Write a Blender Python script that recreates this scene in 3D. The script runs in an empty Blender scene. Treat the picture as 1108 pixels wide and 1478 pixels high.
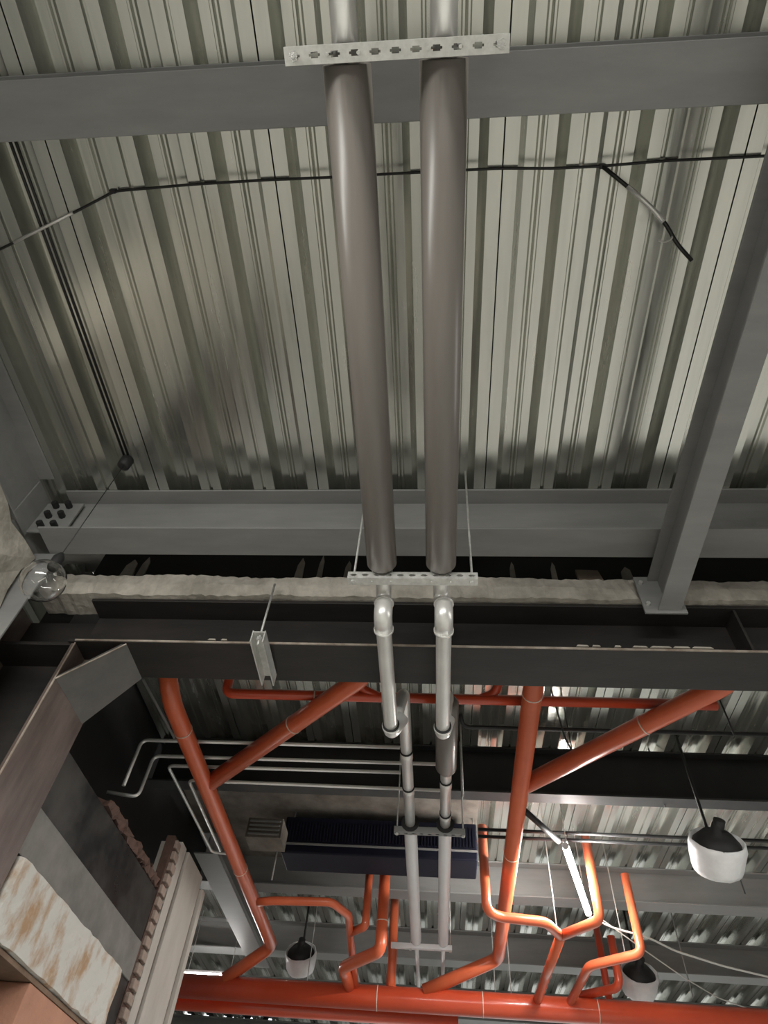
import bpy, math, random
from mathutils import Vector, Matrix
random.seed(7)
S = bpy.context.scene
COL = S.collection

# ------------------------------------------------------------------ camera
F = 920.0                                   # focal length in pixels of a 1108 x 1478 frame
dx = Vector((1, 0, .0826)).normalized()     # room axes seen in camera space (right, up, back)
dy = Vector((76, -1191, -920)).normalized()
dy = (dy - dx*dx.dot(dy)).normalized()
dz = dx.cross(dy)
ROT = Matrix((dx, dy, dz))
EYE = Vector((0, 0, 1.6))
cam_d = bpy.data.cameras.new('camera'); cam = bpy.data.objects.new('camera', cam_d); COL.objects.link(cam)
cam.matrix_world = Matrix.Translation(EYE) @ ROT.to_4x4()
cam_d.sensor_fit = 'VERTICAL'; cam_d.sensor_height = 36; cam_d.sensor_width = 36*1108/1478
cam_d.lens = 36*F/1478; cam_d.clip_start = .02; cam_d.clip_end = 200
S.camera = cam
def V(px, py, X=None, Y=None, Z=None):
    """room point on the plane X, Y or Z = const seen at a pixel of the photograph"""
    d = ROT @ Vector((px-554, 739-py, -F))
    t = X/d.x if X is not None else (Y/d.y if Y is not None else (Z-1.6)/d.z)
    return d*t + EYE

# ------------------------------------------------------------------ light
w = bpy.data.worlds.new('world'); S.world = w; w.use_nodes = True
w.node_tree.nodes['Background'].inputs[0].default_value = (.93, .97, 1, 1)
w.node_tree.nodes['Background'].inputs[1].default_value = .10
S.view_settings.view_transform = 'Standard'; S.view_settings.look = 'None'
S.view_settings.exposure = 0; S.view_settings.gamma = 1; S.view_settings.use_curve_mapping = False
def area(name, loc, aim, sx, sy, power, col=(1, .985, .93)):
    l = bpy.data.lights.new(name, 'AREA'); l.shape = 'RECTANGLE'; l.size = sx; l.size_y = sy
    l.energy = power; l.color = col
    o = bpy.data.objects.new(name, l); COL.objects.link(o); o.location = loc
    o.rotation_euler = (Vector(aim)-Vector(loc)).to_track_quat('-Z', 'Y').to_euler()
    return o
area('fill_light_right', (3.4, 1.6, 3.6), (2.6, 2.0, 0), 2.4, .4, 90)  # added fill, no fixture there; lights the floor that the deck mirrors
area('fill_light_behind', (.3, -2.6, 3.4), (.2, -.2, 0), 2.4, .4, 134)  # unseen fill added behind the camera to brighten floor and near deck
area('fill_light_left', (-1.5, -.5, 3.3), (-1.2, 2.2, 0), 1.6, .4, 74)  # fill added out of view to lift the dim left half of the deck
area('fill_light_mid', (3.1, 4.9, 2.9), (2.7, 4.9, 0), .3, 2.0, 85, (.96, .98, 1))  # invented source off to the right, brightens the pipes from below
area('fill_light_far', (2.8, 11.6, 3.2), (2.6, 13.6, 0), 2.8, .5, 330, (.95, .98, 1))  # added fill for the end wall and floor mirrored in the far deck

# ------------------------------------------------------------------ materials
MATS = {}
def mat(name, col, col2=None, rough=.5, metal=0., scale=6., stretch=(1, 1, 1), bump=0., bscale=60., lo=.35, hi=.7, spec=.5,
        rvar=0., emit=None, estr=0., trans=0., alpha=1., coat=0.):
    if name in MATS: return MATS[name]
    m = bpy.data.materials.new(name); m.use_nodes = True; nt = m.node_tree
    b = nt.nodes['Principled BSDF']
    b.inputs['Roughness'].default_value = rough; b.inputs['Metallic'].default_value = metal
    b.inputs['Specular IOR Level'].default_value = spec
    b.inputs['Transmission Weight'].default_value = trans; b.inputs['Alpha'].default_value = alpha
    b.inputs['Coat Weight'].default_value = coat
    b.inputs['Base Color'].default_value = (*col, 1)
    if emit: b.inputs['Emission Color'].default_value = (*emit, 1); b.inputs['Emission Strength'].default_value = estr
    if col2 or bump or rvar:
        tc = nt.nodes.new('ShaderNodeTexCoord'); mp = nt.nodes.new('ShaderNodeMapping')
        mp.inputs['Scale'].default_value = stretch; nt.links.new(tc.outputs['Object'], mp.inputs[0])
    if col2 or rvar:
        n = nt.nodes.new('ShaderNodeTexNoise'); n.inputs['Scale'].default_value = scale; n.inputs['Detail'].default_value = 6
        n.inputs['Roughness'].default_value = .62
        nt.links.new(mp.outputs[0], n.inputs['Vector'])
    if col2:
        r = nt.nodes.new('ShaderNodeValToRGB'); r.color_ramp.elements[0].color = (*col, 1); r.color_ramp.elements[1].color = (*col2, 1)
        r.color_ramp.elements[0].position = lo; r.color_ramp.elements[1].position = hi
        nt.links.new(n.outputs['Fac'], r.inputs[0]); nt.links.new(r.outputs[0], b.inputs['Base Color'])
    if rvar:
        mr = nt.nodes.new('ShaderNodeMapRange'); mr.inputs[1].default_value = .3; mr.inputs[2].default_value = .7
        mr.inputs[3].default_value = max(.02, rough-rvar); mr.inputs[4].default_value = min(1, rough+rvar)
        nt.links.new(n.outputs['Fac'], mr.inputs[0]); nt.links.new(mr.outputs[0], b.inputs['Roughness'])
    if bump:
        n2 = nt.nodes.new('ShaderNodeTexNoise'); n2.inputs['Scale'].default_value = bscale; n2.inputs['Detail'].default_value = 5
        nt.links.new(mp.outputs[0], n2.inputs['Vector'])
        bp = nt.nodes.new('ShaderNodeBump'); bp.inputs['Strength'].default_value = bump; bp.inputs['Distance'].default_value = .01
        nt.links.new(n2.outputs['Fac'], bp.inputs['Height']); nt.links.new(bp.outputs[0], b.inputs['Normal'])
    MATS[name] = m; return m
M = dict(
 deck=mat('galvanised_deck', (.56, .57, .525), (.70, .70, .645), rough=.22, metal=.92, scale=5, stretch=(3, .25, 3), rvar=.07, bump=.04, bscale=9),
 beam=mat('grey_primer_paint', (.20, .20, .195), (.25, .25, .24), rough=.48, scale=3, stretch=(.6, 3, 3), bump=.06, bscale=30, rvar=.08),
 dark=mat('dark_mill_steel', (.012, .011, .010), (.026, .021, .019), rough=.55, scale=4, stretch=(.5, 2, 2), bump=.1, bscale=40),
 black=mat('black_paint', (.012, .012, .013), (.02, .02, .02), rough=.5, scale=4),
 rust=mat('brown_mill_steel', (.075, .05, .042), (.15, .115, .10), rough=.5, metal=.2, scale=5, stretch=(2, 2, .5), bump=.1, bscale=30),
 edge=mat('bare_steel_edge', (.22, .17, .13), (.5, .44, .38), rough=.5, metal=.3, scale=9),
 insul=mat('taupe_pipe_jacket', (.15, .135, .12), (.19, .172, .155), rough=.32, scale=3, stretch=(3, .4, 3), spec=.45),
 galv=mat('bright_galvanised', (.74, .735, .71), (.84, .83, .80), rough=.36, metal=.5, scale=8, rvar=.05),
 strut=mat('zinc_plated_strut', (.55, .55, .52), (.75, .75, .72), rough=.42, metal=.55, scale=30, rvar=.08),
 white=mat('white_pipe_jacket', (.80, .81, .83), (.86, .86, .88), rough=.45, scale=4),
 orange=mat('orange_pipe_paint', (.64, .125, .05), (.70, .15, .062), rough=.3, scale=5, coat=.2),
 mainred=mat('red_pipe_paint', (.52, .065, .026), (.58, .08, .032), rough=.28, scale=4, coat=.2),
 ring=mat('pale_joint_tape', (.75, .62, .54), (.62, .45, .36), rough=.5, scale=20),
 conc=mat('rough_concrete', (.30, .275, .235), (.52, .48, .42), rough=.9, scale=7, bump=.8, bscale=22),
 concd=mat('dark_plaster', (.018, .018, .018), (.06, .057, .052), rough=.36, scale=2.2, bump=.12, bscale=14, rvar=.12, lo=.4, hi=.65, spec=.18),
 smoke=mat('grey_skim_plaster', (.12, .115, .105), (.22, .21, .19), rough=.6, scale=4, bump=.2, bscale=25),
 stained=mat('stained_white_render', (.60, .58, .54), (.42, .27, .16), rough=.9, scale=4.5, stretch=(1, 1.5, .9), bump=.35, bscale=45, lo=.5, hi=.66),
 terra=mat('terracotta_render', (.52, .26, .17), (.42, .21, .14), rough=.8, scale=6, bump=.3),
 brick=mat('pale_brick', (.26, .19, .155), (.40, .32, .27), rough=.85, scale=14, bump=.4),
 mortar=mat('red_brown_mortar', (.07, .04, .03), (.12, .065, .05), rough=.9, scale=18, bump=.4),
 cream=mat('cream_primer', (.40, .365, .325), (.50, .46, .42), rough=.5, scale=3, stretch=(2, 2, .6), bump=.08),
 navy=mat('navy_enamel', (.004, .005, .014), (.007, .008, .02), rough=.6, scale=5, spec=.25),
 soffit=mat('stained_soffit', (.10, .085, .07), (.24, .215, .185), rough=.85, scale=3.2, bump=.3, bscale=14),
 rubber=mat('black_rubber', (.012, .012, .012), rough=.6),
 cable=mat('black_cable_sheath', (.015, .015, .015), rough=.45),
 pcable=mat('pale_cable_sheath', (.62, .61, .57), rough=.5),
 rod=mat('zinc_threaded_rod', (.55, .55, .53), (.7, .7, .67), rough=.4, metal=.6, scale=40, bump=.4, bscale=300),
 bag=mat('milky_polythene', (.78, .78, .79), (.88, .88, .88), rough=.35, scale=10, bump=.7, bscale=16),
 glass=mat('clear_glass', (1, 1, 1), rough=.02, trans=1.),
 tube=mat('lit_tube', (1, 1, 1), rough=.4, emit=(1, .98, .94), estr=230),
 floor=mat('concrete_floor', (.42, .41, .38), (.54, .53, .49), rough=.8, scale=1.5, bump=.2),
 wall=mat('painted_block_wall', (.5, .5, .49), (.58, .58, .57), rough=.8, scale=2, bump=.2),
)

# ------------------------------------------------------------------ mesh helpers
ORG = {}
def props(o, label=None, cat=None, group=None, kind=None):
    if label: o['label'] = label
    if cat: o['category'] = cat
    if group: o['group'] = group
    if kind: o['kind'] = kind
    return o
def thing(name, label, cat, loc, group=None):
    o = bpy.data.objects.new(name, None); COL.objects.link(o); o.location = loc; o.empty_display_size = .05
    ORG[o.name] = Vector(loc); return props(o, label, cat, group)
def fillet(path, rad, n=6):
    pts = [Vector(p) for p in path]; out = [pts[0]]
    for i in range(1, len(pts)-1):
        a, b, c = pts[i-1], pts[i], pts[i+1]
        u = (a-b); v = (c-b); r = min(rad, u.length*.48, v.length*.48)
        p, q = b+u.normalized()*r, b+v.normalized()*r
        for k in range(n+1):
            t = k/n; out.append(p*(1-t)**2+b*2*t*(1-t)+q*t*t)
    out.append(pts[-1]); return out
class MB:
    def __init__(s): s.v = []; s.f = []
    def hexa(s, p):
        o = len(s.v); s.v += [Vector(q) for q in p]
        s.f += [[o+i for i in q] for q in ((3, 2, 1, 0), (4, 5, 6, 7), (0, 1, 5, 4), (1, 2, 6, 5), (2, 3, 7, 6), (3, 0, 4, 7))]; return s
    def box(s, x0, x1, y0, y1, z0, z1):
        return s.hexa([(x0, y0, z0), (x1, y0, z0), (x1, y1, z0), (x0, y1, z0), (x0, y0, z1), (x1, y0, z1), (x1, y1, z1), (x0, y1, z1)])
    def prism(s, poly, off):
        o = len(s.v); n = len(poly); off = Vector(off); s.v += [Vector(p) for p in poly]+[Vector(p)+off for p in poly]
        s.f += [list(range(o+n-1, o-1, -1)), list(range(o+n, o+2*n))]+[[o+i, o+(i+1) % n, o+n+(i+1) % n, o+n+i] for i in range(n)]; return s
    def tube(s, path, r, n=14, caps=True):
        pts = [Vector(p) for p in path]; o = len(s.v)
        rr = r if isinstance(r, (list, tuple)) else [r]*len(pts)
        tan = []
        for i in range(len(pts)):
            a = pts[max(i-1, 0)]; b = pts[min(i+1, len(pts)-1)]
            t = ((pts[i]-a).normalized() if i else Vector())+((b-pts[i]).normalized() if i < len(pts)-1 else Vector())
            tan.append(t.normalized() if t.length > 1e-6 else (b-a).normalized())
        nrm = tan[0].orthogonal().normalized()
        for i, p in enumerate(pts):
            nrm = (nrm-tan[i]*nrm.dot(tan[i])).normalized(); bi = tan[i].cross(nrm)
            sc = 1.0
            for k in range(n):
                a = 2*math.pi*k/n; s.v.append(p+(nrm*math.cos(a)+bi*math.sin(a))*rr[i]*sc)
        for i in range(len(pts)-1):
            for k in range(n):
                k2 = (k+1) % n; s.f.append([o+i*n+k, o+i*n+k2, o+(i+1)*n+k2, o+(i+1)*n+k])
        if caps: s.f.append([o+k for k in range(n-1, -1, -1)]); s.f.append([o+(len(pts)-1)*n+k for k in range(n)])
        return s
    def lathe(s, c, prof, n=20, jit=0.):
        o = len(s.v); c = Vector(c)
        for (r, z) in prof:
            for k in range(n):
                a = 2*math.pi*k/n; q = r*(1+random.uniform(-jit, jit)); s.v.append(c+Vector((q*math.cos(a), q*math.sin(a), z)))
        for i in range(len(prof)-1):
            for k in range(n):
                k2 = (k+1) % n; s.f.append([o+i*n+k, o+i*n+k2, o+(i+1)*n+k2, o+(i+1)*n+k])
        s.f.append([o+k for k in range(n-1, -1, -1)]); s.f.append([o+(len(prof)-1)*n+k for k in range(n)]); return s
    def build(s, name, m, parent=None, smooth=False, bevel=0.):
        if parent: org = ORG[parent.name]
        else:
            lo = Vector([min(p[i] for p in s.v) for i in range(3)]); hi = Vector([max(p[i] for p in s.v) for i in range(3)])
            org = Vector(((lo.x+hi.x)/2, (lo.y+hi.y)/2, lo.z))
        me = bpy.data.meshes.new(name); me.from_pydata([tuple(p-org) for p in s.v], [], s.f)
        me.materials.append(m if not isinstance(m, str) else M[m]); me.validate()
        if smooth:
            for p in me.polygons: p.use_smooth = len(p.vertices) == 4
        o = bpy.data.objects.new(name, me); COL.objects.link(o); ORG[o.name] = org
        if parent: o.parent = parent
        else: o.location = org
        if bevel:
            b = o.modifiers.new('bevel', 'BEVEL'); b.width = bevel; b.segments = 2; b.limit_method = 'ANGLE'
        return o
def box(name, m, parent, *a, bevel=.002): return MB().box(*a).build(name, m, parent, bevel=bevel)
def pipe(name, m, parent, path, r, rad=0., n=16):
    return MB().tube(fillet(path, rad) if rad else path, r, n).build(name, m, parent, True)
def ring(name, m, parent, p, d, r, h):
    d = Vector(d).normalized(); return MB().tube([Vector(p)-d*h/2, Vector(p)+d*h/2], r, 18).build(name, m, parent, True)

# ------------------------------------------------------------------ setting
ZD = 4.5                                              # underside of the roof deck
fl = MB().box(-9, 9, -5, 16, -.1, 0).build('floor', 'floor'); props(fl, 'bare grey concrete floor of the hall', 'floor', kind='structure')
ce = MB().box(-9, 9, -5, 16, 4.60, 4.75).build('ceiling', 'floor'); props(ce, 'concrete slab cast on ribbed metal decking', 'ceiling', kind='structure')
wb = MB().box(-9, 9, 15.0, 15.2, 0, 4.6).build('wall_back', 'wall'); props(wb, 'far end wall of the hall', 'wall', kind='structure')
wr = MB().box(8.8, 9, -5, 15, 0, 4.6).build('wall_right', 'wall'); props(wr, 'side wall on the right of the hall', 'wall', kind='structure')
P = .3105; SW = 3*P
def deck_mesh(L):
    h = .075; pr = [(.003, .03), (.003, 0)]
    for k in range(3):
        x = k*P
        if k: pr += [(x-.010, 0), (x-.004, .012), (x+.004, .012), (x+.010, 0)]
        c = x+P/2
        pr += [(x+.060, 0), (x+.060+.034, h), (c-.020, h), (c-.014, h-.010), (c-.006, h-.010), (c, h), (c+.006, h-.010), (c+.014, h-.010), (c+.020, h), (x+P-.094, h), (x+P-.060, 0)]
    pr += [(SW-.003, 0), (SW-.003, .03)]
    n = len(pr); v = [(x, 0, z) for x, z in pr]+[(x, L, z) for x, z in pr]+[(x, 0, z+.0015) for x, z in pr]+[(x, L, z+.0015) for x, z in pr]
    f = [[i, i+1, n+i+1, n+i] for i in range(n-1)]+[[2*n+i, 3*n+i, 3*n+i+1, 2*n+i+1] for i in range(n-1)]
    f += [[i, 2*n+i, 2*n+i+1, i+1] for i in range(n-1)]+[[n+i, n+i+1, 3*n+i+1, 3*n+i] for i in range(n-1)]
    me = bpy.data.meshes.new('deck_sheet'); me.from_pydata(v, [], f); me.materials.append(M['deck']); return me
X0 = V(699, 706, Z=ZD).x
for y0, L, ks in ((-1.6, 3.86, range(-3, 3)), (2.74, 3.96, range(-6, 7)), (6.7, 4.0, range(-6, 7)), (10.7, 4.2, range(-6, 7))):
    me = deck_mesh(L)
    for k in ks:
        o = bpy.data.objects.new('deck_sheet', me); COL.objects.link(o); o.parent = ce
        o.location = Vector((X0+k*SW, y0, ZD))-ORG[ce.name]

def i_beam_x(name, label, x0, x1, y0, y1, z0, z1, m, tf=.014, tw=.01, group=None, cat='beam', lower=None):
    t = thing(name, label, cat, ((x0+x1)/2, (y0+y1)/2, z0), group)
    box('bottom_flange', lower or m, t, x0, x1, y0, y1, z0, z0+tf)
    box('top_flange', m, t, x0, x1, y0, y1, z1-tf, z1)
    c = (y0+y1)/2; box('web', m, t, x0, x1, c-tw/2, c+tw/2, z0+tf, z1-tf)
    return t
def i_beam_y(name, label, x0, x1, y0, y1, z0, z1, m, tf=.012, tw=.009, group=None):
    t = thing(name, label, 'beam', ((x0+x1)/2, (y0+y1)/2, z0), group)
    box('bottom_flange', m, t, x0, x1, y0, y1, z0, z0+tf)
    box('top_flange', m, t, x0, x1, y0, y1, z1-tf, z1)
    c = (x0+x1)/2; box('web', m, t, c-tw/2, c+tw/2, y0, y1, z0+tf, z1-tf)
    return t
ZB = 4.15
i_beam_x('roof_beam', 'grey steel beam crossing overhead behind the slotted strut at the top', -2.25, 4, .10, .282, ZB, ZD-.001, 'beam')
a2 = i_beam_x('roof_beam', 'grey steel beam above the rough concrete ledge, crossed by both brown pipes', -2.16, 4, 2.085, 2.275, ZB, ZD-.001, 'beam')
i_beam_x('roof_beam', 'black beam just past the orange pipe forks in the dim second bay', -2.25, 7, 4.60, 4.73, 4.12, ZD-.001, 'black', lower=mat('charcoal_paint', (.035, .035, .036), (.055, .055, .055), rough=.5))
i_beam_x('roof_beam', 'pale grey beam behind the navy box unit and the lit tube', -2.6, 7, 6.58, 6.78, 4.19, ZD-.001, 'beam')
i_beam_x('roof_beam', 'grey beam second from the end, above the small orange sprinkler loops', -5.5, 8, 8.35, 8.57, 4.19, ZD-.001, 'beam')
i_beam_x('roof_beam', 'farthest grey beam just above the red main pipe', -5.5, 8, 10.35, 10.55, 4.16, ZD-.001, 'beam')
i_beam_x('roof_beam', 'end beam in the depth of the hall below the red main', -7, 8, 12.4, 12.6, 4.16, ZD-.001, 'beam')

# right hand beam running away from the camera, with its end plate on the ledge
g = i_beam_y('lower_beam', 'pale grey beam running away on the right, bolted to ledge by an end plate', 1.095, 1.205, -1.5, 2.385, 3.88, 4.10, 'beam')
box('end_plate', 'beam', g, 1.03, 1.235, 2.385, 2.397, 3.865, 4.12)
for x in (1.055, 1.215):
    for z in (3.92, 4.07): MB().tube([(x, 2.37, z), (x, 2.386, z)], .011, 6).build('bolt', 'strut', g)

# ------------------------------------------------------------------ big dark cross beam, concrete ledge and packing behind it
B = i_beam_x('girder', 'broad dark brown steel girder crossing the whole view under the concrete ledge', -1.90, 4.2, 2.455, 2.745, 3.68, 3.985, 'dark', tf=.018, tw=.012)
MB().box(-1.86, 4.2, 2.449, 2.455, 3.681, 3.6905).build('flange_edge', 'edge', B)
MB().box(.012, .024, 2.465, 2.592, 3.70, 3.967).build('stiffener', 'edge', B)
MB().box(1.50, 1.512, 2.465, 2.592, 3.70, 3.967).build('stiffener', 'dark', B)
for k, (px, wd) in enumerate(((842, .03), (862, .02), (893, .015), (925, .035), (955, .05), (985, .04), (1015, .05), (300, .02), (318, .015))):  # pale blocks standing in for chips of light along the flange edge
    p = V(px, 940, Y=2.447); MB().hexa([(p.x-wd, 2.440, 3.691), (p.x+wd, 2.441, 3.691), (p.x+wd, 2.462, 3.699), (p.x-wd, 2.462, 3.699), (p.x-wd*.7, 2.444, 3.703), (p.x+wd*.8, 2.444, 3.702), (p.x+wd*.8, 2.462, 3.704), (p.x-wd*.7, 2.462, 3.704)]).build('light_chip', 'conc', B)
def ledge():
    mb = MB(); n = 260; x0, x1 = -2.22, 4.2; rows = []
    for i in range(n+1):
        x = x0+(x1-x0)*i/n
        t = 4.150+.012*math.sin(x*5.3)*math.sin(x*2.1+1)+random.uniform(-.004, .005); b = 3.998+.008*math.sin(x*4.1+2)*math.sin(x*9)+random.uniform(-.006, .003)
        f = 2.425+random.uniform(-.004, .004)+.006*math.sin(x*7); f2 = 2.43+random.uniform(-.004, .004)
        rows.append([(x, f2, b), (x, f, (t+b)/2), (x, f2+.006, t), (x, 2.596, t), (x, 2.596, b)])
    for r in rows: mb.v += [Vector(p) for p in r]
    for i in range(n):
        for k in range(5): mb.f.append([i*5+k, i*5+(k+1) % 5, (i+1)*5+(k+1) % 5, (i+1)*5+k][::-1])
    mb.f += [[0, 1, 2, 3, 4], [n*5+k for k in (4, 3, 2, 1, 0)]]
    return mb
lo = ledge().build('concrete_ledge', 'conc'); props(lo, 'rough broken beige concrete ledge on top of the dark girder', 'ledge')
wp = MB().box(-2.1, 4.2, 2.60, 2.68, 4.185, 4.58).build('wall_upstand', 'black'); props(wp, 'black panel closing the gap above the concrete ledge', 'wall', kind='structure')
for k, (px, wd, hh) in enumerate(((430, .03, .12), (500, .025, .1), (460, .02, .14), (180, .05, .10), (200, .03, .12), (740, .02, .1), (905, .04, .07), (800, .02, .1))):
    p = V(px, 830, Y=2.58)
    o = MB().prism([(p.x-wd, 2.588, 4.20), (p.x+wd, 2.588, 4.20), (p.x+wd*.7, 2.588, 4.33+hh*.9), (p.x+wd*.1, 2.588, 4.33+hh*1.25), (p.x-wd*.6, 2.588, 4.33+hh*.7)], (0, .011, 0)).build('mortar_splash', 'conc', wp)
p = V(835, 840, Y=2.47)
t = thing('timber_offcut', 'small brown board standing on the concrete ledge left of the end plate', 'board', (p.x, 2.47, 4.165))
MB().hexa([(p.x, 2.455, 4.165), (p.x+.13, 2.455, 4.165), (p.x+.13, 2.475, 4.165), (p.x, 2.475, 4.165), (p.x, 2.475, 4.27), (p.x+.12, 2.475, 4.265), (p.x+.12, 2.495, 4.265), (p.x, 2.495, 4.27)]).build('board', mat('brown_board', (.15, .115, .085), (.22, .175, .135), rough=.85), t)

# ------------------------------------------------------------------ left: edge beam, concrete pier, dark column with knee
e = thing('edge_beam', 'grey steel edge beam along the left border of the near decking', 'beam', (-2.28, .3, 4.12))
box('web', 'beam', e, -2.30, -2.285, -1.5, 2.46, 4.13, 4.49); box('bottom_flange', 'beam', e, -2.36, -2.22, -1.5, 2.0, 4.115, 4.13)
box('top_flange', 'beam', e, -2.36, -2.20, -1.5, 2.0, 4.487, 4.499)
cl = thing('beam_cleat', 'bolted angle cleat joining the cross beam to the left edge beam', 'bracket', (-2.2, 2.1, 4.17))
box('plate', 'beam', cl, -2.284, -2.272, 2.0, 2.16, 4.17, 4.47); box('plate', 'beam', cl, -2.272, -2.05, 2.145, 2.157, 4.19, 4.45)
for k in range(3):
    for x in (-2.20, -2.12): MB().tube([(x, 2.105, 4.23+k*.09), (x, 2.146, 4.23+k*.09)], .018, 6).build('bolt', 'rubber', cl)
def rough_block(name, label, cat, x0, x1, y0, y1, z0, z1, m, nx=6, ny=6, nz=8, j=.02, kind=None):
    mb = MB(); ids = {}
    def vid(i, k, l):
        if (i, k, l) not in ids:
            ids[(i, k, l)] = len(mb.v)
            mb.v.append(Vector((x0+(x1-x0)*i/nx+random.uniform(-j, j), y0+(y1-y0)*k/ny+random.uniform(-j, j), z0+(z1-z0)*l/nz+random.uniform(-j, j))))
        return ids[(i, k, l)]
    for i in range(nx):
        for k in range(ny):
            for l, fl_ in ((0, 1), (nz, 0)):
                q = [vid(i, k, l), vid(i+1, k, l), vid(i+1, k+1, l), vid(i, k+1, l)]; mb.f.append(q[::-1] if fl_ else q)
    for i in range(nx):
        for l in range(nz):
            for k, fl_ in ((0, 0), (ny, 1)):
                q = [vid(i, k, l), vid(i+1, k, l), vid(i+1, k, l+1), vid(i, k, l+1)]; mb.f.append(q[::-1] if fl_ else q)
    for k in range(ny):
        for l in range(nz):
            for i, fl_ in ((0, 1), (nx, 0)):
                q = [vid(i, k, l), vid(i, k+1, l), vid(i, k+1, l+1), vid(i, k, l+1)]; mb.f.append(q[::-1] if fl_ else q)
    o = mb.build(name, m); return props(o, label, cat, kind=kind)
rough_block('concrete_pier', 'rough beige concrete pier at the far left under the edge beam', 'pier', -2.75, -2.215, 1.5, 2.24, 0.0, 4.095, 'conc', nz=30, j=.018)
an = thing('steel_angle', 'upright grey steel angle between the left concrete pier and the dark column', 'angle', (-2.2, 2.3, 0))
box('leg', 'beam', an, -2.24, -2.10, 2.262, 2.274, 0, 4.14); box('leg', 'beam', an, -2.24, -2.228, 2.274, 2.40, 0, 4.14)
C1 = thing('dark_column', 'dark brown steel column with a bright edge at the left end of the girder', 'column', (-2.1, 2.6, 0))
box('flange', 'rust', C1, -1.885, -1.86, 2.47, 2.86, 0, 3.68)
box('flange', 'rust', C1, -2.36, -2.335, 2.47, 2.86, 0, 3.98)
box('web', 'dark', C1, -2.335, -1.885, 2.655, 2.67, 0, 3.98)
MB().box(-1.866, -1.859, 2.464, 2.470, 0, 3.70).build('flange_edge', 'edge', C1)
box('stiffener', 'dark', C1, -2.335, -1.885, 2.475, 2.655, 3.67, 3.69)
kn = thing('knee_brace', 'sloping steel knee plate between the dark column and the girder', 'brace', (-1.73, 2.65, 3.46))
a, b = Vector((-1.588, 0, 3.679)), Vector((-1.859, 0, 3.455))
MB().hexa([(b.x, 2.472, b.z), (a.x, 2.472, a.z), (a.x, 2.75, a.z), (b.x, 2.85, b.z), (b.x-.0, 2.472, b.z+.022), (a.x-.03, 2.472, a.z), (a.x-.03, 2.75, a.z), (b.x, 2.85, b.z+.022)]).build('plate', mat('knee_steel', (.075, .073, .07), (.12, .11, .10), rough=.45, scale=5, bump=.08), kn)
MB().prism([(a.x-.03, 2.60, a.z-.002), (b.x, 2.60, b.z+.02), (b.x, 2.60, a.z-.002)], (0, .012, 0)).build('web', 'rust', kn)
MB().tube([(a.x, 2.468, a.z-.001), (b.x, 2.468, b.z)], .004, 6).build('plate_edge', 'edge', kn)
# wall beyond the column: dark panel, skim coat, stained band, terracotta base, brick toothing
wl = MB().box(-2.12, -1.90, 2.87, 4.62, 2.50, 3.34).build('wall_left', 'concd', bevel=.004); props(wl, 'dark glossy plastered wall between the dark column and the cream column', 'wall', kind='structure')
MB().box(-1.901, -1.885, 2.87, 4.60, 2.82, 3.03).build('skim_coat', 'smoke', wl, bevel=.004)
rough_block('render_band', 'rust stained white render band on the left wall', 'render', -1.888, -1.835, 2.89, 4.33, 2.505, 2.80, 'stained', nx=2, ny=22, nz=7, j=.004)
lb = MB().box(-2.12, -1.86, 3.42, 4.25, 0, 2.2).build('salmon_pier', 'wall', bevel=.006); MB().box(-2.12, -1.86, 3.42, 4.25, 2.2, 2.478).build('painted_head', 'terra', lb, bevel=.006); props(lb, 'salmon coloured pier under the stained render band', 'pier')
ls = MB().box(-2.12, -1.858, 2.88, 4.33, 2.48, 2.499).build('timber_soffit', mat('brown_soffit_board', (.16, .10, .065), (.25, .165, .11), rough=.8, scale=6)); props(ls, 'brown board along the underside of the stained render band', 'board')
bp = thing('brick_toothing', 'vertical run of pale brick ends between the dark wall and cream column', 'brickwork', (-1.93, 4.66, 0))
MB().box(-1.96, -1.90, 4.632, 4.76, 0, 3.72).build('mortar', 'mortar', bp)
bm = None
for k in range(48):
    z = .03+k*.077
    if bm is None:
        o = MB().box(-1.93, -1.872, 4.65, 4.74, z, z+.054).build('brick', 'brick', bp, bevel=.006); bm = o; zb = z
    else:
        o = bm.copy(); COL.objects.link(o); o.parent = bp; o.location = (random.uniform(-.008, .006), random.uniform(-.015, .015), z-zb)
C2 = thing('cream_column', 'cream primed steel column behind the brick toothing at lower left', 'column', (-1.95, 5.1, 0))
box('flange', 'cream', C2, -2.05, -1.885, 4.77, 4.89, 0, 3.74)
box('web', 'cream', C2, -2.05, -1.875, 4.935, 5.38, 0, 3.74)
box('backing', 'dark', C2, -2.05, -1.94, 4.90, 4.935, 0, 3.72)
box('flange', 'cream', C2, -2.05, -1.85, 5.40, 5.47, 0, 3.66)
# clutter in the dark recess behind the dark column
rough_block('rubble_strip', 'crumbling brown mortar along the top of the dark left wall', 'mortar', -2.1, -1.905, 3.55, 4.61, 3.36, 3.42, 'mortar', nx=4, ny=30, nz=2, j=.014)
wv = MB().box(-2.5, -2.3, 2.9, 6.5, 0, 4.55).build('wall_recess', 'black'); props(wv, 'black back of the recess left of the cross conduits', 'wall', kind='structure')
cb = i_beam_y('side_beam', 'dull grey beam running away beyond the cream column', -2.07, -1.86, 5.55, 8.3, 4.0, 4.185, 'beam')

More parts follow.
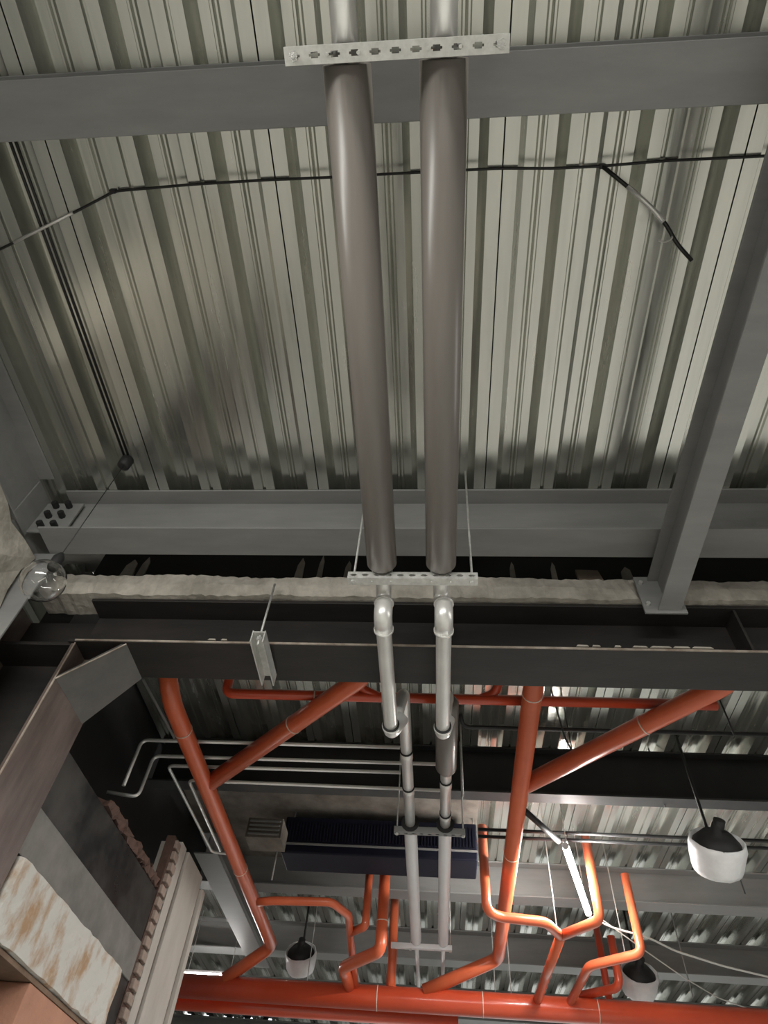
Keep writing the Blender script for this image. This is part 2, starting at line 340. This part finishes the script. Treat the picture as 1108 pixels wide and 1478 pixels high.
# ------------------------------------------------------------------ twin pipes
ZP, ZL, ZU = 3.716, 3.575, 3.83
rb, ri = .036, .067
def twin(xa, xl, xu, label, brown_sleeve):
    t = thing('water_pipe', label, 'pipe', (xa, .1, ZP-ri), 'twin pipes down the middle')
    pipe('bare_pipe', 'galv', t, [(xa, -1.5, ZP), (xa, .11, ZP)], rb, n=24)
    ins = MB().tube([(xa, .088, ZP), (xa, .092, ZP), (xa, 1.928, ZP), (xa, 1.945, ZP)], [ri-.02, ri, ri, ri-.012], 32).build('insulation', 'insul', t, True)
    ym = (2.125, 3.02)
    pipe('bare_pipe', 'galv', t, fillet([(xa, 1.945, ZP), (xa, ym[0], ZP), (xl, ym[0], ZL), (xl, ym[1], ZL), (xu, ym[1], ZU), (xu, 4.55, ZU)], .055, 8), rb, n=24)
    el = MB().tube(fillet([(xl, ym[0], ZL+.085), (xl, ym[0], ZL), (xl, ym[0]+.09, ZL)], .07, 8), rb+.006, 24).build('elbow', 'galv', t, True)
    for q, d in (((xl, ym[0], ZL+.082), (0, 0, 1)), ((xl, ym[0]+.088, ZL), (0, 1, 0))): MB().tube([Vector(q)-Vector(d)*.006, Vector(q)+Vector(d)*.006], rb+.010, 24).build('collar', 'galv', el, True)
    el2 = MB().tube(fillet([(xl, ym[1]-.05, ZL), (xl, ym[1], ZL), (xu, ym[1], ZL+.09)], .06, 8), rb+.006, 24).build('elbow', 'galv', t, True)
    ring('collar', 'galv', el2, (xl, ym[1]-.05, ZL), (0, 1, 0), rb+.012, .016); ring('gasket', 'rubber', el2, (xl, ym[1]-.064, ZL), (0, 1, 0), rb+.009, .01)
    if brown_sleeve:
        MB().tube([(xu, 3.09, ZU), (xu, 3.12, ZU), (xu, 3.78, ZU), (xu, 3.84, ZU)], [.05, ri, ri, rb+.004], 28).build('insulation', 'insul', t, True)
    for y in ((3.95, 4.38) if brown_sleeve else (3.62, 4.05)):
        ring('coupling', 'galv', t, (xu, y+.03, ZU), (0, 1, 0), rb+.003, .09); ring('gasket', 'rubber', t, (xu, y-.01, ZU), (0, 1, 0), rb+.006, .012)
    MB().tube([(xu, 4.56, ZU), (xu, 4.60, ZU), (xu, 6.72, ZU), (xu, 6.80, ZU)], [.045, .047, .047, .016], 24).build('white_insulation', 'white', t, True)
    pipe('narrow_pipe', 'white', t, [(xu, 6.78, ZU), (xu, 9.4, ZU)], .019)
    return t
twin(-.245, -.242, -.188, 'left of the two middle pipes, brown jacket then bare elbow, no second sleeve', False)
twin(.019, .032, .060, 'right of the two middle pipes, with a second short brown sleeve past the girder', True)

def strut(name, label, x0, x1, y, z, slots, parent_rods, m='strut', open_up=True, side=False, hz=.041):
    """slotted C channel: web faces down (slotted), flanges turned up"""
    t = thing(name, label, 'strut', ((x0+x1)/2, y, z), 'pipe support struts'); h = .0205; th = .0035
    n = slots; pitch = (x1-x0)/n
    def plate(xa, xb, u0, u1, w0, w1):          # u across the slotted face, w into the channel
        return (xa, xb, y-h+w0, y-h+w1, z+u0, z+u1) if side else (xa, xb, y-h+u0, y-h+u1, z+w0, z+w1)
    def row(mb, u0, u1):
        e = x0
        for k in range(n):
            c = x0+pitch*(k+.5); mb.box(*plate(e, c-.0145, u0, u1, 0, th)); e = c+.0145
        mb.box(*plate(e, x1, u0, u1, 0, th))
    mb = MB(); row(mb, .0135, .0275)
    mb.box(*plate(x0, x1, 0, .0135, 0, th)); mb.box(*plate(x0, x1, .0275, .041, 0, th))
    for k in range(n):                           # rounded slot ends
        for sg in (-1, 1):
            cx = x0+pitch*(k+.5)+sg*.0145
            for us in (0, 1):
                q = plate(cx, cx-sg*.005, .0135 if not us else .0235, .0175 if not us else .0275, 0, th); mb.box(min(q[0], q[1]), max(q[0], q[1]), *q[2:])
    mb.build('slotted_web', m, t)
    MB().box(*plate(x0, x1, 0, th, th, hz)).box(*plate(x0, x1, th, .011, hz-th, hz)).build('side_wall', m, t)
    MB().box(*plate(x0, x1, .041-th, .041, th, hz)).box(*plate(x0, x1, .030, .041-th, hz-th, hz)).build('side_wall', m, t)
    for x in parent_rods:
        MB().tube([(x, y, z-.012), (x, y, ZD+.0)], .0055, 8).build('threaded_rod', 'rod', t, True)
        MB().tube([(x, y, z-.010), (x, y, z-.0005)], .013, 6).build('nut', 'rod', t)
    return t
ns = strut('support_strut', 'slotted zinc strut nearest the camera, across the top beam', -.399, .186, .064, 3.636, 11, (-.375, .165))
fs = strut('support_strut', 'slotted zinc strut under both pipes just before the elbows', -.395, .180, 1.968, 3.636, 11, (-.37, .155), side=True)
for t, y in ((ns, .064), (fs, 1.968)):
    for x in (-.245, .019):
        mb = MB(); pth = [(x+(rb+.006)*math.cos(a), y, ZP+(rb+.006)*math.sin(a)) for a in [math.pi*k/10 for k in range(11)]]
        mb.tube([(x+rb+.006, y, 3.63)]+pth+[(x-rb-.006, y, 3.63)], .005, 8); mb.build('u_bolt', 'strut', t, True)
st3 = strut('support_strut', 'dark strut with black pipe clamps in front of the navy box', -.30, .20, 4.55, 3.765, 9, (-.28, .185), m='beam')
for x in (-.188, .060): MB().tube([(x, 4.52, ZU), (x, 4.58, ZU)], .062, 20).build('pipe_clamp', 'rubber', st3, True)
st4 = strut('support_strut', 'farthest pale strut where the white pipes become narrow', -.42, .14, 6.76, 3.77, 9, (-.24, .125), m='white')

# hanging strut end under the girder
p = V(370, 925, Z=3.60)
t = thing('channel_stub', 'short open channel hung under the girder on a slanting rod', 'channel', (p.x, p.y, 3.6))
for s_ in (-1, 1): MB().box(p.x+s_*.03-.003, p.x+s_*.03+.003, p.y, p.y+.34, 3.595, 3.665).build('side_wall', 'strut', t)
MB().box(p.x-.03, p.x+.03, p.y+.004, p.y+.34, 3.657, 3.664).build('web', 'strut', t)
MB().tube([(p.x, p.y+.03, 3.60), (p.x, p.y+.03, 4.02)], .006, 8).build('threaded_rod', 'rod', t, True)
MB().tube([(p.x, p.y+.03, 3.625), (p.x, p.y+.03, 3.645)], .014, 6).build('nut', 'rod', t)

# ------------------------------------------------------------------ orange sprinkler mains
def red_pipe(name, label, paths, joints, group=None, m='orange'):
    p0 = Vector(paths[0][0][0]); t = thing(name, label, 'pipe', p0, group)
    for i, (pts, r, rad) in enumerate(paths): pipe('main_run' if i == 0 else 'branch', m, t, pts, r, rad, n=20)
    for (q, d, r) in joints: ring('joint_ring', 'ring', t, q, d, r+.003, .008)
    return t
ZR = 3.9; rr = .057
YM, ZM = 7.20, 3.5
def side(tag, xs, label, wye, up):
    x0, x1 = xs
    tee = V(*wye[0], Z=ZR); end = V(*wye[1], Z=ZR); tee.x = x0
    dirb = (end-tee).normalized()
    far = Vector((x1, 7.05, ZR-.08)); drop = V(*wye[2], Z=3.56); drop.y = YM-.05
    run = [V(234, 915, Z=4.22), V(247, 1012, Z=ZR), far, drop] if up else [Vector((x0, 2.80, ZR)), far, drop]
    st = run[-3]; ax = (far-st).normalized()
    js = [(st+ax*.30, ax, rr), (tee+dirb*1.02, dirb, rr), (st+ax*2.2, ax, rr)]
    return red_pipe('sprinkler_pipe', label, [(run, rr, .10), ([tee, end, end+dirb*.18, end+dirb*.22+Vector((0, 0, .4))], rr, .08)], js)
side('l', (-1.60, -1.59), 'left orange pipe with a diagonal fork, running from girder to the red main', ((305, 1130), (498, 994), (335, 1432)), True)
side('r', (.545, .575), 'right orange pipe with a diagonal fork, running from girder to the red main', ((752, 1138), (1015, 1003), (612, 1448)), False)
a, b = V(330, 1001, Z=3.99), V(1030, 1026, Z=3.99); b.y = a.y
red_pipe('cross_pipe', 'thin red pipe crossing just behind the dark girder', [([a+Vector((-.02, -.05, .35)), a+Vector((-.02, 0, 0)), b], .031, .06),
  ([Vector((V(548, 1015, Z=3.99).x, a.y, 3.99)), V(522, 994, Z=4.03), V(514, 968, Z=4.1)], .028, .04), ([Vector((V(690, 1018, Z=3.99).x, a.y, 3.99)), V(714, 1001, Z=4.03), V(722, 978, Z=4.1)], .028, .04)], [((V(455, 1005, Z=3.99).x, a.y, 3.99), (1, 0, 0), .03)], m='mainred')
red_pipe('red_main', 'thick red main pipe spanning the bottom of the view', [([(-4.5, YM, ZM), (5.5, YM, ZM)], .098, 0)],
  [((.42, YM, ZM), (1, 0, 0), .098), ((1.45, YM, ZM), (1, 0, 0), .098), ((-.55, YM, ZM), (1, 0, 0), .098)], m='mainred')
red_pipe('red_main', 'lower red pipe hugging the thick red main on its left half', [([(-4.5, YM+.26, ZM-.06), (.2, YM+.26, ZM-.06)], .07, 0)], [], m='mainred')
# sprinkler loop under the lit tube
Z2 = 3.56
def P2(px, py, z=Z2): return V(px, py, Z=z)
hub = P2(809, 1351)
A = [P2(702, 1312), P2(716, 1322), P2(785, 1330), hub]
def riser(q, h): return q+Vector((0, 0, h))
red_pipe('sprinkler_loop', 'bright orange sprinkler loop with two upright ends beside the lit tube',
  [([riser(P2(702, 1313), .62), P2(702, 1313), P2(718, 1323), P2(787, 1331), hub], .036, .06),
   ([hub, P2(866, 1328), riser(P2(866, 1328), .62)], .036, .06), ([hub, Vector((P2(774, 1445, 3.55).x, YM-.07, 3.54))], .038, .05)], [])
q1, q2 = P2(850, 1394, 3.6), P2(926, 1376, 3.6)
red_pipe('sprinkler_loop', 'small orange sprinkler loop beside the lower wrapped lamp',
  [([riser(q2, .6), q2, q1, Vector((P2(822, 1446, 3.55).x, YM-.07, 3.54))], .036, .07)], [])
q1, q2 = P2(838, 1437, 3.62), P2(895, 1425, 3.62)
red_pipe('sprinkler_loop', 'dark red loop behind the lower wrapped lamp', [([q1, q2, riser(q2, .4)], .036, .08), ([riser(P2(880, 1450, 3.6), .75), P2(880, 1450, 3.6)], .033, 0)], [], m='mainred')
z = 3.72
red_pipe('sprinkler_loop', 'orange sprinkler branch stepping down beside the left orange pipe',
  [([P2(372, 1302, z), P2(395, 1300, z), P2(478, 1302, z), P2(503, 1321, z), P2(505, 1350, z), Vector((P2(525, 1440, z).x, YM-.06, 3.56))], .032, .05),
   ([riser(P2(527, 1337, z), .5), P2(527, 1337, z), P2(505, 1346, z)], .034, .04)], [])
z = 3.57
red_pipe('sprinkler_loop', 'thick orange offset pipe dropping to the red main left of the white pipes',
  [([riser(P2(549, 1372, z), .75), P2(549, 1372, z), P2(495, 1396, z), Vector((P2(510, 1442, z).x, YM-.04, 3.55))], .05, .07)], [((P2(549, 1372, z).x, P2(549, 1372, z).y, z+.22), (0, 0, 1), .05)])
x = V(563, 1440, Y=YM).x
red_pipe('sprinkler_riser', 'straight orange riser standing on the red main next to white pipes', [([(x, YM, ZM), (x, YM, 4.40)], .045, 0)], [])

# ------------------------------------------------------------------ conduits
def conduit(label, pts, r=.0115, m='galv', rad=.05, name='conduit', cat='conduit', group=None):
    o = pipe(name, m, None, pts, r, rad, n=10); return props(o, label, cat, group)
zc = 3.98
c1 = [V(580, 1079, Z=zc), V(205, 1068, Z=zc)]; c1.append(c1[1]+Vector((0, 0, -.33))); 
conduit('topmost silver conduit crossing behind the left orange fork', c1)
c2 = [V(632, 1103, Z=zc), V(222, 1091, Z=zc)]; q = c2[1]+Vector((0, 0, -.30)); c2 += [q, q+Vector((-.2, -.05, 0))]
conduit('second silver conduit from top, reaching both pipes and dropping at its left', c2)
c3 = [V(578, 1115, Z=zc), V(242, 1105, Z=zc), V(306, 1230, Z=zc), V(336, 1233, Z=zc)]
conduit('third silver conduit from top, turning back beside the left orange pipe', c3)
c4 = [V(640, 1141, Z=zc), V(272, 1126, Z=zc), V(318, 1228, Z=zc)]
conduit('lowest silver conduit, ending short beside the left orange pipe', c4)
conduit('black conduit behind the right orange fork, turned up at its left end', [V(664, 1030, Z=4.15), V(668, 1049, Z=4.1), V(1108, 1060, Z=4.1)], .014, 'black')
for y, l in ((1197, 'upper of two thin black conduits under the far lit decking'), (1207, 'lower of two thin black conduits under the far lit decking')):
    a = V(690, y, Z=4.05); conduit(l, [a, Vector((4.5, a.y, 4.05))], .013, 'black')
conduit('short black tube pointing at the lit fluorescent lamp', [V(757, 1170, Z=3.97), V(806, 1214, Z=3.92)], .022, 'rubber')
conduit('thin dark rod slanting down beside the left orange pipe', [V(206, 980, Z=4.2), V(252, 1066, Z=4.1)], .009, 'beam')
conduit('thin pale conduit hugging the left orange pipe', [V(261, 1062, Z=3.93), V(292, 1143, Z=3.9)], .010, 'pcable')

# ------------------------------------------------------------------ cables on the near decking
zk = 4.478
t = thing('black_cable', 'black cable strung across the near decking with a frayed tail', 'cable', V(500, 256, Z=zk))
cp = [(-40, 376), (0, 360), (60, 330), (120, 300), (165, 276), (280, 266), (380, 260), (475, 256), (560, 251), (720, 243), (800, 243), (865, 240), (960, 232), (1108, 225), (1180, 221)]
pipe('cable', 'cable', t, [V(x, y, Z=zk) for x, y in cp], .0055, .03, n=8)
pipe('sleeve', 'galv', t, [V(x, y, Z=zk-.004) for x, y in ((20, 350), (60, 330), (105, 307))], .0065, .03, n=8)
a = V(868, 239, Z=zk)
tl = [a, V(900, 265, Z=4.44), V(935, 294, Z=4.40), V(962, 325, Z=4.36), V(975, 350, Z=4.33), V(998, 376, Z=4.31)]
pipe('tail', 'cable', t, tl, .008, .04, n=8); pipe('sleeve', 'galv', t, [V(905, 269, Z=4.432), V(938, 298, Z=4.392), V(958, 320, Z=4.36)], .0095, .03, n=8)
pipe('frayed_wire', 'pcable', t, [V(960, 322, Z=4.37), V(972, 345, Z=4.33), V(958, 350, Z=4.32), V(950, 347, Z=4.32)], .003, .02, n=6)
for x, y in ((165, 275), (868, 239)):
    q = V(x, y, Z=4.495); MB().box(q.x-.012, q.x+.012, q.y-.008, q.y+.008, 4.470, 4.499).build('clip', 'rubber', t)
# black cable pair along the deck to a socket with a clear bulb
q = V(181, 668, Z=4.46)
t = thing('bulb_pendant', 'clear glass globe bulb hanging on a thin wire at the far left', 'lamp', (q.x, q.y, 3.6))
MB().lathe((q.x, q.y, 4.42), [(.02, 0), (.034, .01), (.036, .07), (.03, .08)], 12).build('ceiling_rose', 'rubber', t, True)
s0 = V(24, 200, Z=4.485)
for off in (-.012, .012): pipe('feed_cable', 'cable', t, [(q.x+off-.02, -.8, 4.4925), (q.x+off, q.y, 4.4925)], .007, n=8)
zb = V(66, 838, Y=q.y).z
pipe('wire', 'cable', t, [(q.x, q.y, 4.43), (q.x, q.y, zb+.17)], .0025, n=6)
MB().lathe((q.x, q.y, zb+.075), [(.02, 0), (.026, .015), (.026, .07), (.012, .10)], 14).build('socket', 'rubber', t, True)
pf = [(.001, -.095)]+[(.095*math.sin(a), -.095*math.cos(a)) for a in [math.pi*k/16 for k in range(1, 15)]]+[(.022, .095)]
gl = MB().lathe((q.x, q.y, zb), pf, 28).build('globe', 'glass', t, True)
MB().lathe((q.x, q.y, zb), [(r*.965, z_*.965) for r, z_ in pf], 28).build('inner_globe', 'glass', gl, True)
bpy.data.objects[gl.name].children[0].data.flip_normals()
MB().tube([(q.x-.02, q.y, zb-.01), (q.x, q.y, zb+.02), (q.x+.02, q.y, zb-.01)], .002, 6).build('filament', 'galv', gl)

# ------------------------------------------------------------------ lamps
def tube_lamp(label, a, b, hang, tm='tube'):
    a, b = Vector(a), Vector(b); d = (b-a).normalized(); t = thing('tube_lamp', label, 'lamp', (a+b)/2, 'tube lamps')
    MB().tube([a, b], .024, 14).build('tube', tm, t, True)
    s_ = d.cross(Vector((0, 0, 1))).normalized()*.016
    u = Vector((0, 0, .03)); MB().hexa([a-s_+u, a+s_+u, b+s_+u, b-s_+u, a-s_+u*1.9, a+s_+u*1.9, b+s_+u*1.9, b-s_+u*1.9]).build('housing', 'white', t, bevel=.004)
    for c in (a, b): MB().tube([c-d*.02, c+d*.02], .024, 12).build('end_cap', 'white', t, True)
    for k in hang:
        c = a+(b-a)*k; MB().tube([c+u, Vector((c.x, c.y, ZD))], .004, 6).build('hanger', 'rod', t, True)
    return t
tube_lamp('glaring white tube lamp hanging diagonally beside the orange loop', V(816, 1222, Z=3.85), V(849, 1318, Z=3.85), (.1, .9))
tube_lamp('glaring tube lamp low on the left just above the red main', V(262, 1408, Z=3.85), V(338, 1412, Z=3.85), (.1, .9), mat('lit_tube_dim', (1, 1, 1), rough=.4, emit=(1, .98, .94), estr=60))
def wrapped(label, px, py, Z, r):
    c = V(px, py, Z=Z); t = thing('wrapped_lamp', label, 'lamp', c, 'pendant lamps in plastic wrap')
    bg = MB().lathe(c, [(r*.55, -r*.55), (r*.86, -r*.5), (r*.95, -r*.3), (r, .1*r), (r*1.05, r*.5), (r*1.0, r*.72), (r*.96, r*.72), (r*.93, r*.3)], 22, .035).build('plastic_wrap', 'bag', t, True)
    MB().lathe(c, [(r*.5, -r*.45), (r*.9, r*.25), (r*.88, r*.6), (r*.55, r*.95), (r*.25, r*1.0), (r*.18, r*1.35)], 20).build('shade', 'rubber', t, True)
    MB().tube([c+Vector((0, 0, r*.6)), Vector((c.x, c.y, 4.574))], r*.07, 8).build('stem', 'rubber', t, True)
    MB().tube([c+Vector((0, 0, r*.9)), c+Vector((r*.1, 0, r*1.5))], r*.22, 10).build('neck', 'rubber', t, True)
    rot = Matrix.Rotation(math.radians(52), 3, 'X')
    for o in t.children:
        if o.name.split('.')[0] != 'stem':
            for v_ in o.data.vertices: v_.co = rot @ v_.co
    return t
wrapped('large pendant lamp in white plastic wrap at the right edge', 1034, 1238, 3.62, .165)
wrapped('small plastic wrapped pendant lamp beside the lower orange loop', 922, 1420, 3.85, .17)
wrapped('small plastic wrapped pendant lamp behind the left orange pipe', 434, 1388, 3.95, .16)

# ------------------------------------------------------------------ navy box unit, soffit, small fan box
Yn = 5.55
a, b = V(407, 1215, Y=Yn), V(688, 1215, Y=Yn)
zb, zt = V(540, 1236, Y=Yn).z, min(V(540, 1183, Y=Yn).z, 4.42)
u = thing('box_unit', 'long dark navy box unit with louvres hung behind the dark strut', 'air unit', ((a.x+b.x)/2, Yn+.3, zb))
box('casing', 'navy', u, a.x, b.x, Yn, Yn+.36, zb, zt, bevel=.012)
zl = V(540, 1223, Y=Yn).z
box('trim_strip', 'beam', u, a.x, b.x, Yn-.012, Yn, zl-.008, zl+.008)
for k in range(60):
    x = a.x+.03+(b.x-a.x-.06)*k/59
    if k == 0: lv = MB().box(x-.006, x+.006, Yn-.010, Yn, zl+.03, zt-.05).build('louvre', 'navy', u); lx = x
    else:
        o = lv.copy(); COL.objects.link(o); o.parent = u; o.location = (x-lx, 0, 0)
for x in (a.x+.05, b.x-.02): MB().tube([(x, Yn+.1, zt), (x, Yn+.1, 4.44)], .006, 8).build('hanger', 'rod', u, True)
so = MB().box(-2.25, b.x+.02, 4.79, 6.57, 4.44, 4.497).build('soffit_panel', 'soffit', bevel=.003); props(so, 'stained brown flat soffit panel above the navy box unit', 'panel')
p = V(390, 1195, Y=5.3)
f = thing('vent_box', 'small grey vent box left of the navy box unit', 'vent', (p.x, 5.3, p.z-.1))
box('casing', 'soffit', f, p.x-.2, p.x+.10, 5.3, 5.55, p.z-.08, p.z+.08)
for k in range(4): box('slat', 'beam', f, p.x-.18, p.x+.08, 5.288, 5.3, p.z-.06+k*.035, p.z-.045+k*.035)
# ------------------------------------------------------------------ thin hangers and loose wires
def hanger(px, py, Z, label, r=.005, m='rod'):
    q = V(px, py, Z=Z); o = MB().tube([q, (q.x, q.y, 4.60)], r, 7).build('hanger_rod', m, None, True); props(o, label, 'rod', 'thin hanger rods')
hanger(392, 1270, 3.95, 'long thin hanger rod left of the navy box unit', .007)
hanger(715, 1440, 3.6, 'thin hanger rod right beside the foot of the right orange pipe')
hanger(738, 1440, 3.6, 'thin rod on the red main between right orange pipe and orange loop')
hanger(804, 1345, 3.6, 'bright thin rod holding the middle of the orange loop')
hanger(903, 1382, 3.64, 'thin white rod holding the loop by the lower wrapped lamp')
hanger(1000, 1440, 3.7, 'dark thin rod at lower right under the beams', .006, 'beam')
hanger(1075, 1290, 4.0, 'dark thin rod near the right border below the large wrapped lamp', .006, 'black')
hanger(440, 1440, 3.6, 'thin rod on the red main below the small left wrapped lamp')
hanger(668, 1150, 3.95, 'short rod right of the pipe with the second brown sleeve', .006)
hanger(1060, 1062, 4.05, 'black drop rod at the right end of the black conduit', .006, 'black')
hanger(825, 1082, 4.0, 'thin straight wire drop in front of the right orange fork', .004, 'cable')
hanger(960, 1165, 4.1, 'dark drop rod under the black beam in the right bay', .006, 'black')
wz = 3.75
conduit('thick pale cable sagging from the orange loop to the right border', [V(852, 1322, Z=3.85), V(880, 1338, Z=3.8), V(935, 1353, Z=wz), V(975, 1373, Z=wz), V(1045, 1395, Z=wz), V(1108, 1410, Z=wz), V(1170, 1424, Z=wz)], .008, 'pcable', .1, 'pale_cable', 'cable')
conduit('thin pale cable crossing below the thick one at lower right', [V(856, 1318, Z=3.9), V(925, 1368, Z=wz), V(985, 1410, Z=wz), V(1035, 1440, Z=wz), V(1108, 1466, Z=wz), V(1170, 1490, Z=wz)], .005, 'pcable', .1, 'pale_cable', 'cable')
conduit('black clamp wire curling down by the right orange fork', [V(795, 995, Z=4.3), V(805, 1030, Z=4.15), V(815, 1065, Z=4.05), V(827, 1087, Z=3.97)], .006, 'cable', .05, 'loose_wire', 'wire')

# ------------------------------------------------------------------ glowing slots added for daylight through the deck flutes, far lower left
ya = 12.38; wa, wb2 = V(262, 1463, Y=ya), V(392, 1468, Y=ya)
lit_slots = MB().box(wa.x-.1, wb2.x+.1, ya+.16, ya+.2, wa.z-.2, wa.z+.2).build('daylight_slots', 'black'); props(lit_slots, 'dark strip far at lower left, glowing slots stand in for flute daylight', 'daylight slots', kind='structure')
day = mat('slot_glow', (1, 1, 1), rough=.3, emit=(.95, .98, 1), estr=2.2)  # emission stands in for daylight at the flute ends, no glazing there
for k in range(6):
    x = wa.x+(wb2.x-wa.x)*k/5; MB().prism([(x-.11, ya+.15, wa.z-.035), (x+.07, ya+.15, wa.z-.055), (x+.11, ya+.15, wa.z+.035), (x-.07, ya+.15, wa.z+.05)], (0, .009, 0)).build('glow_slot', day, lit_slots)
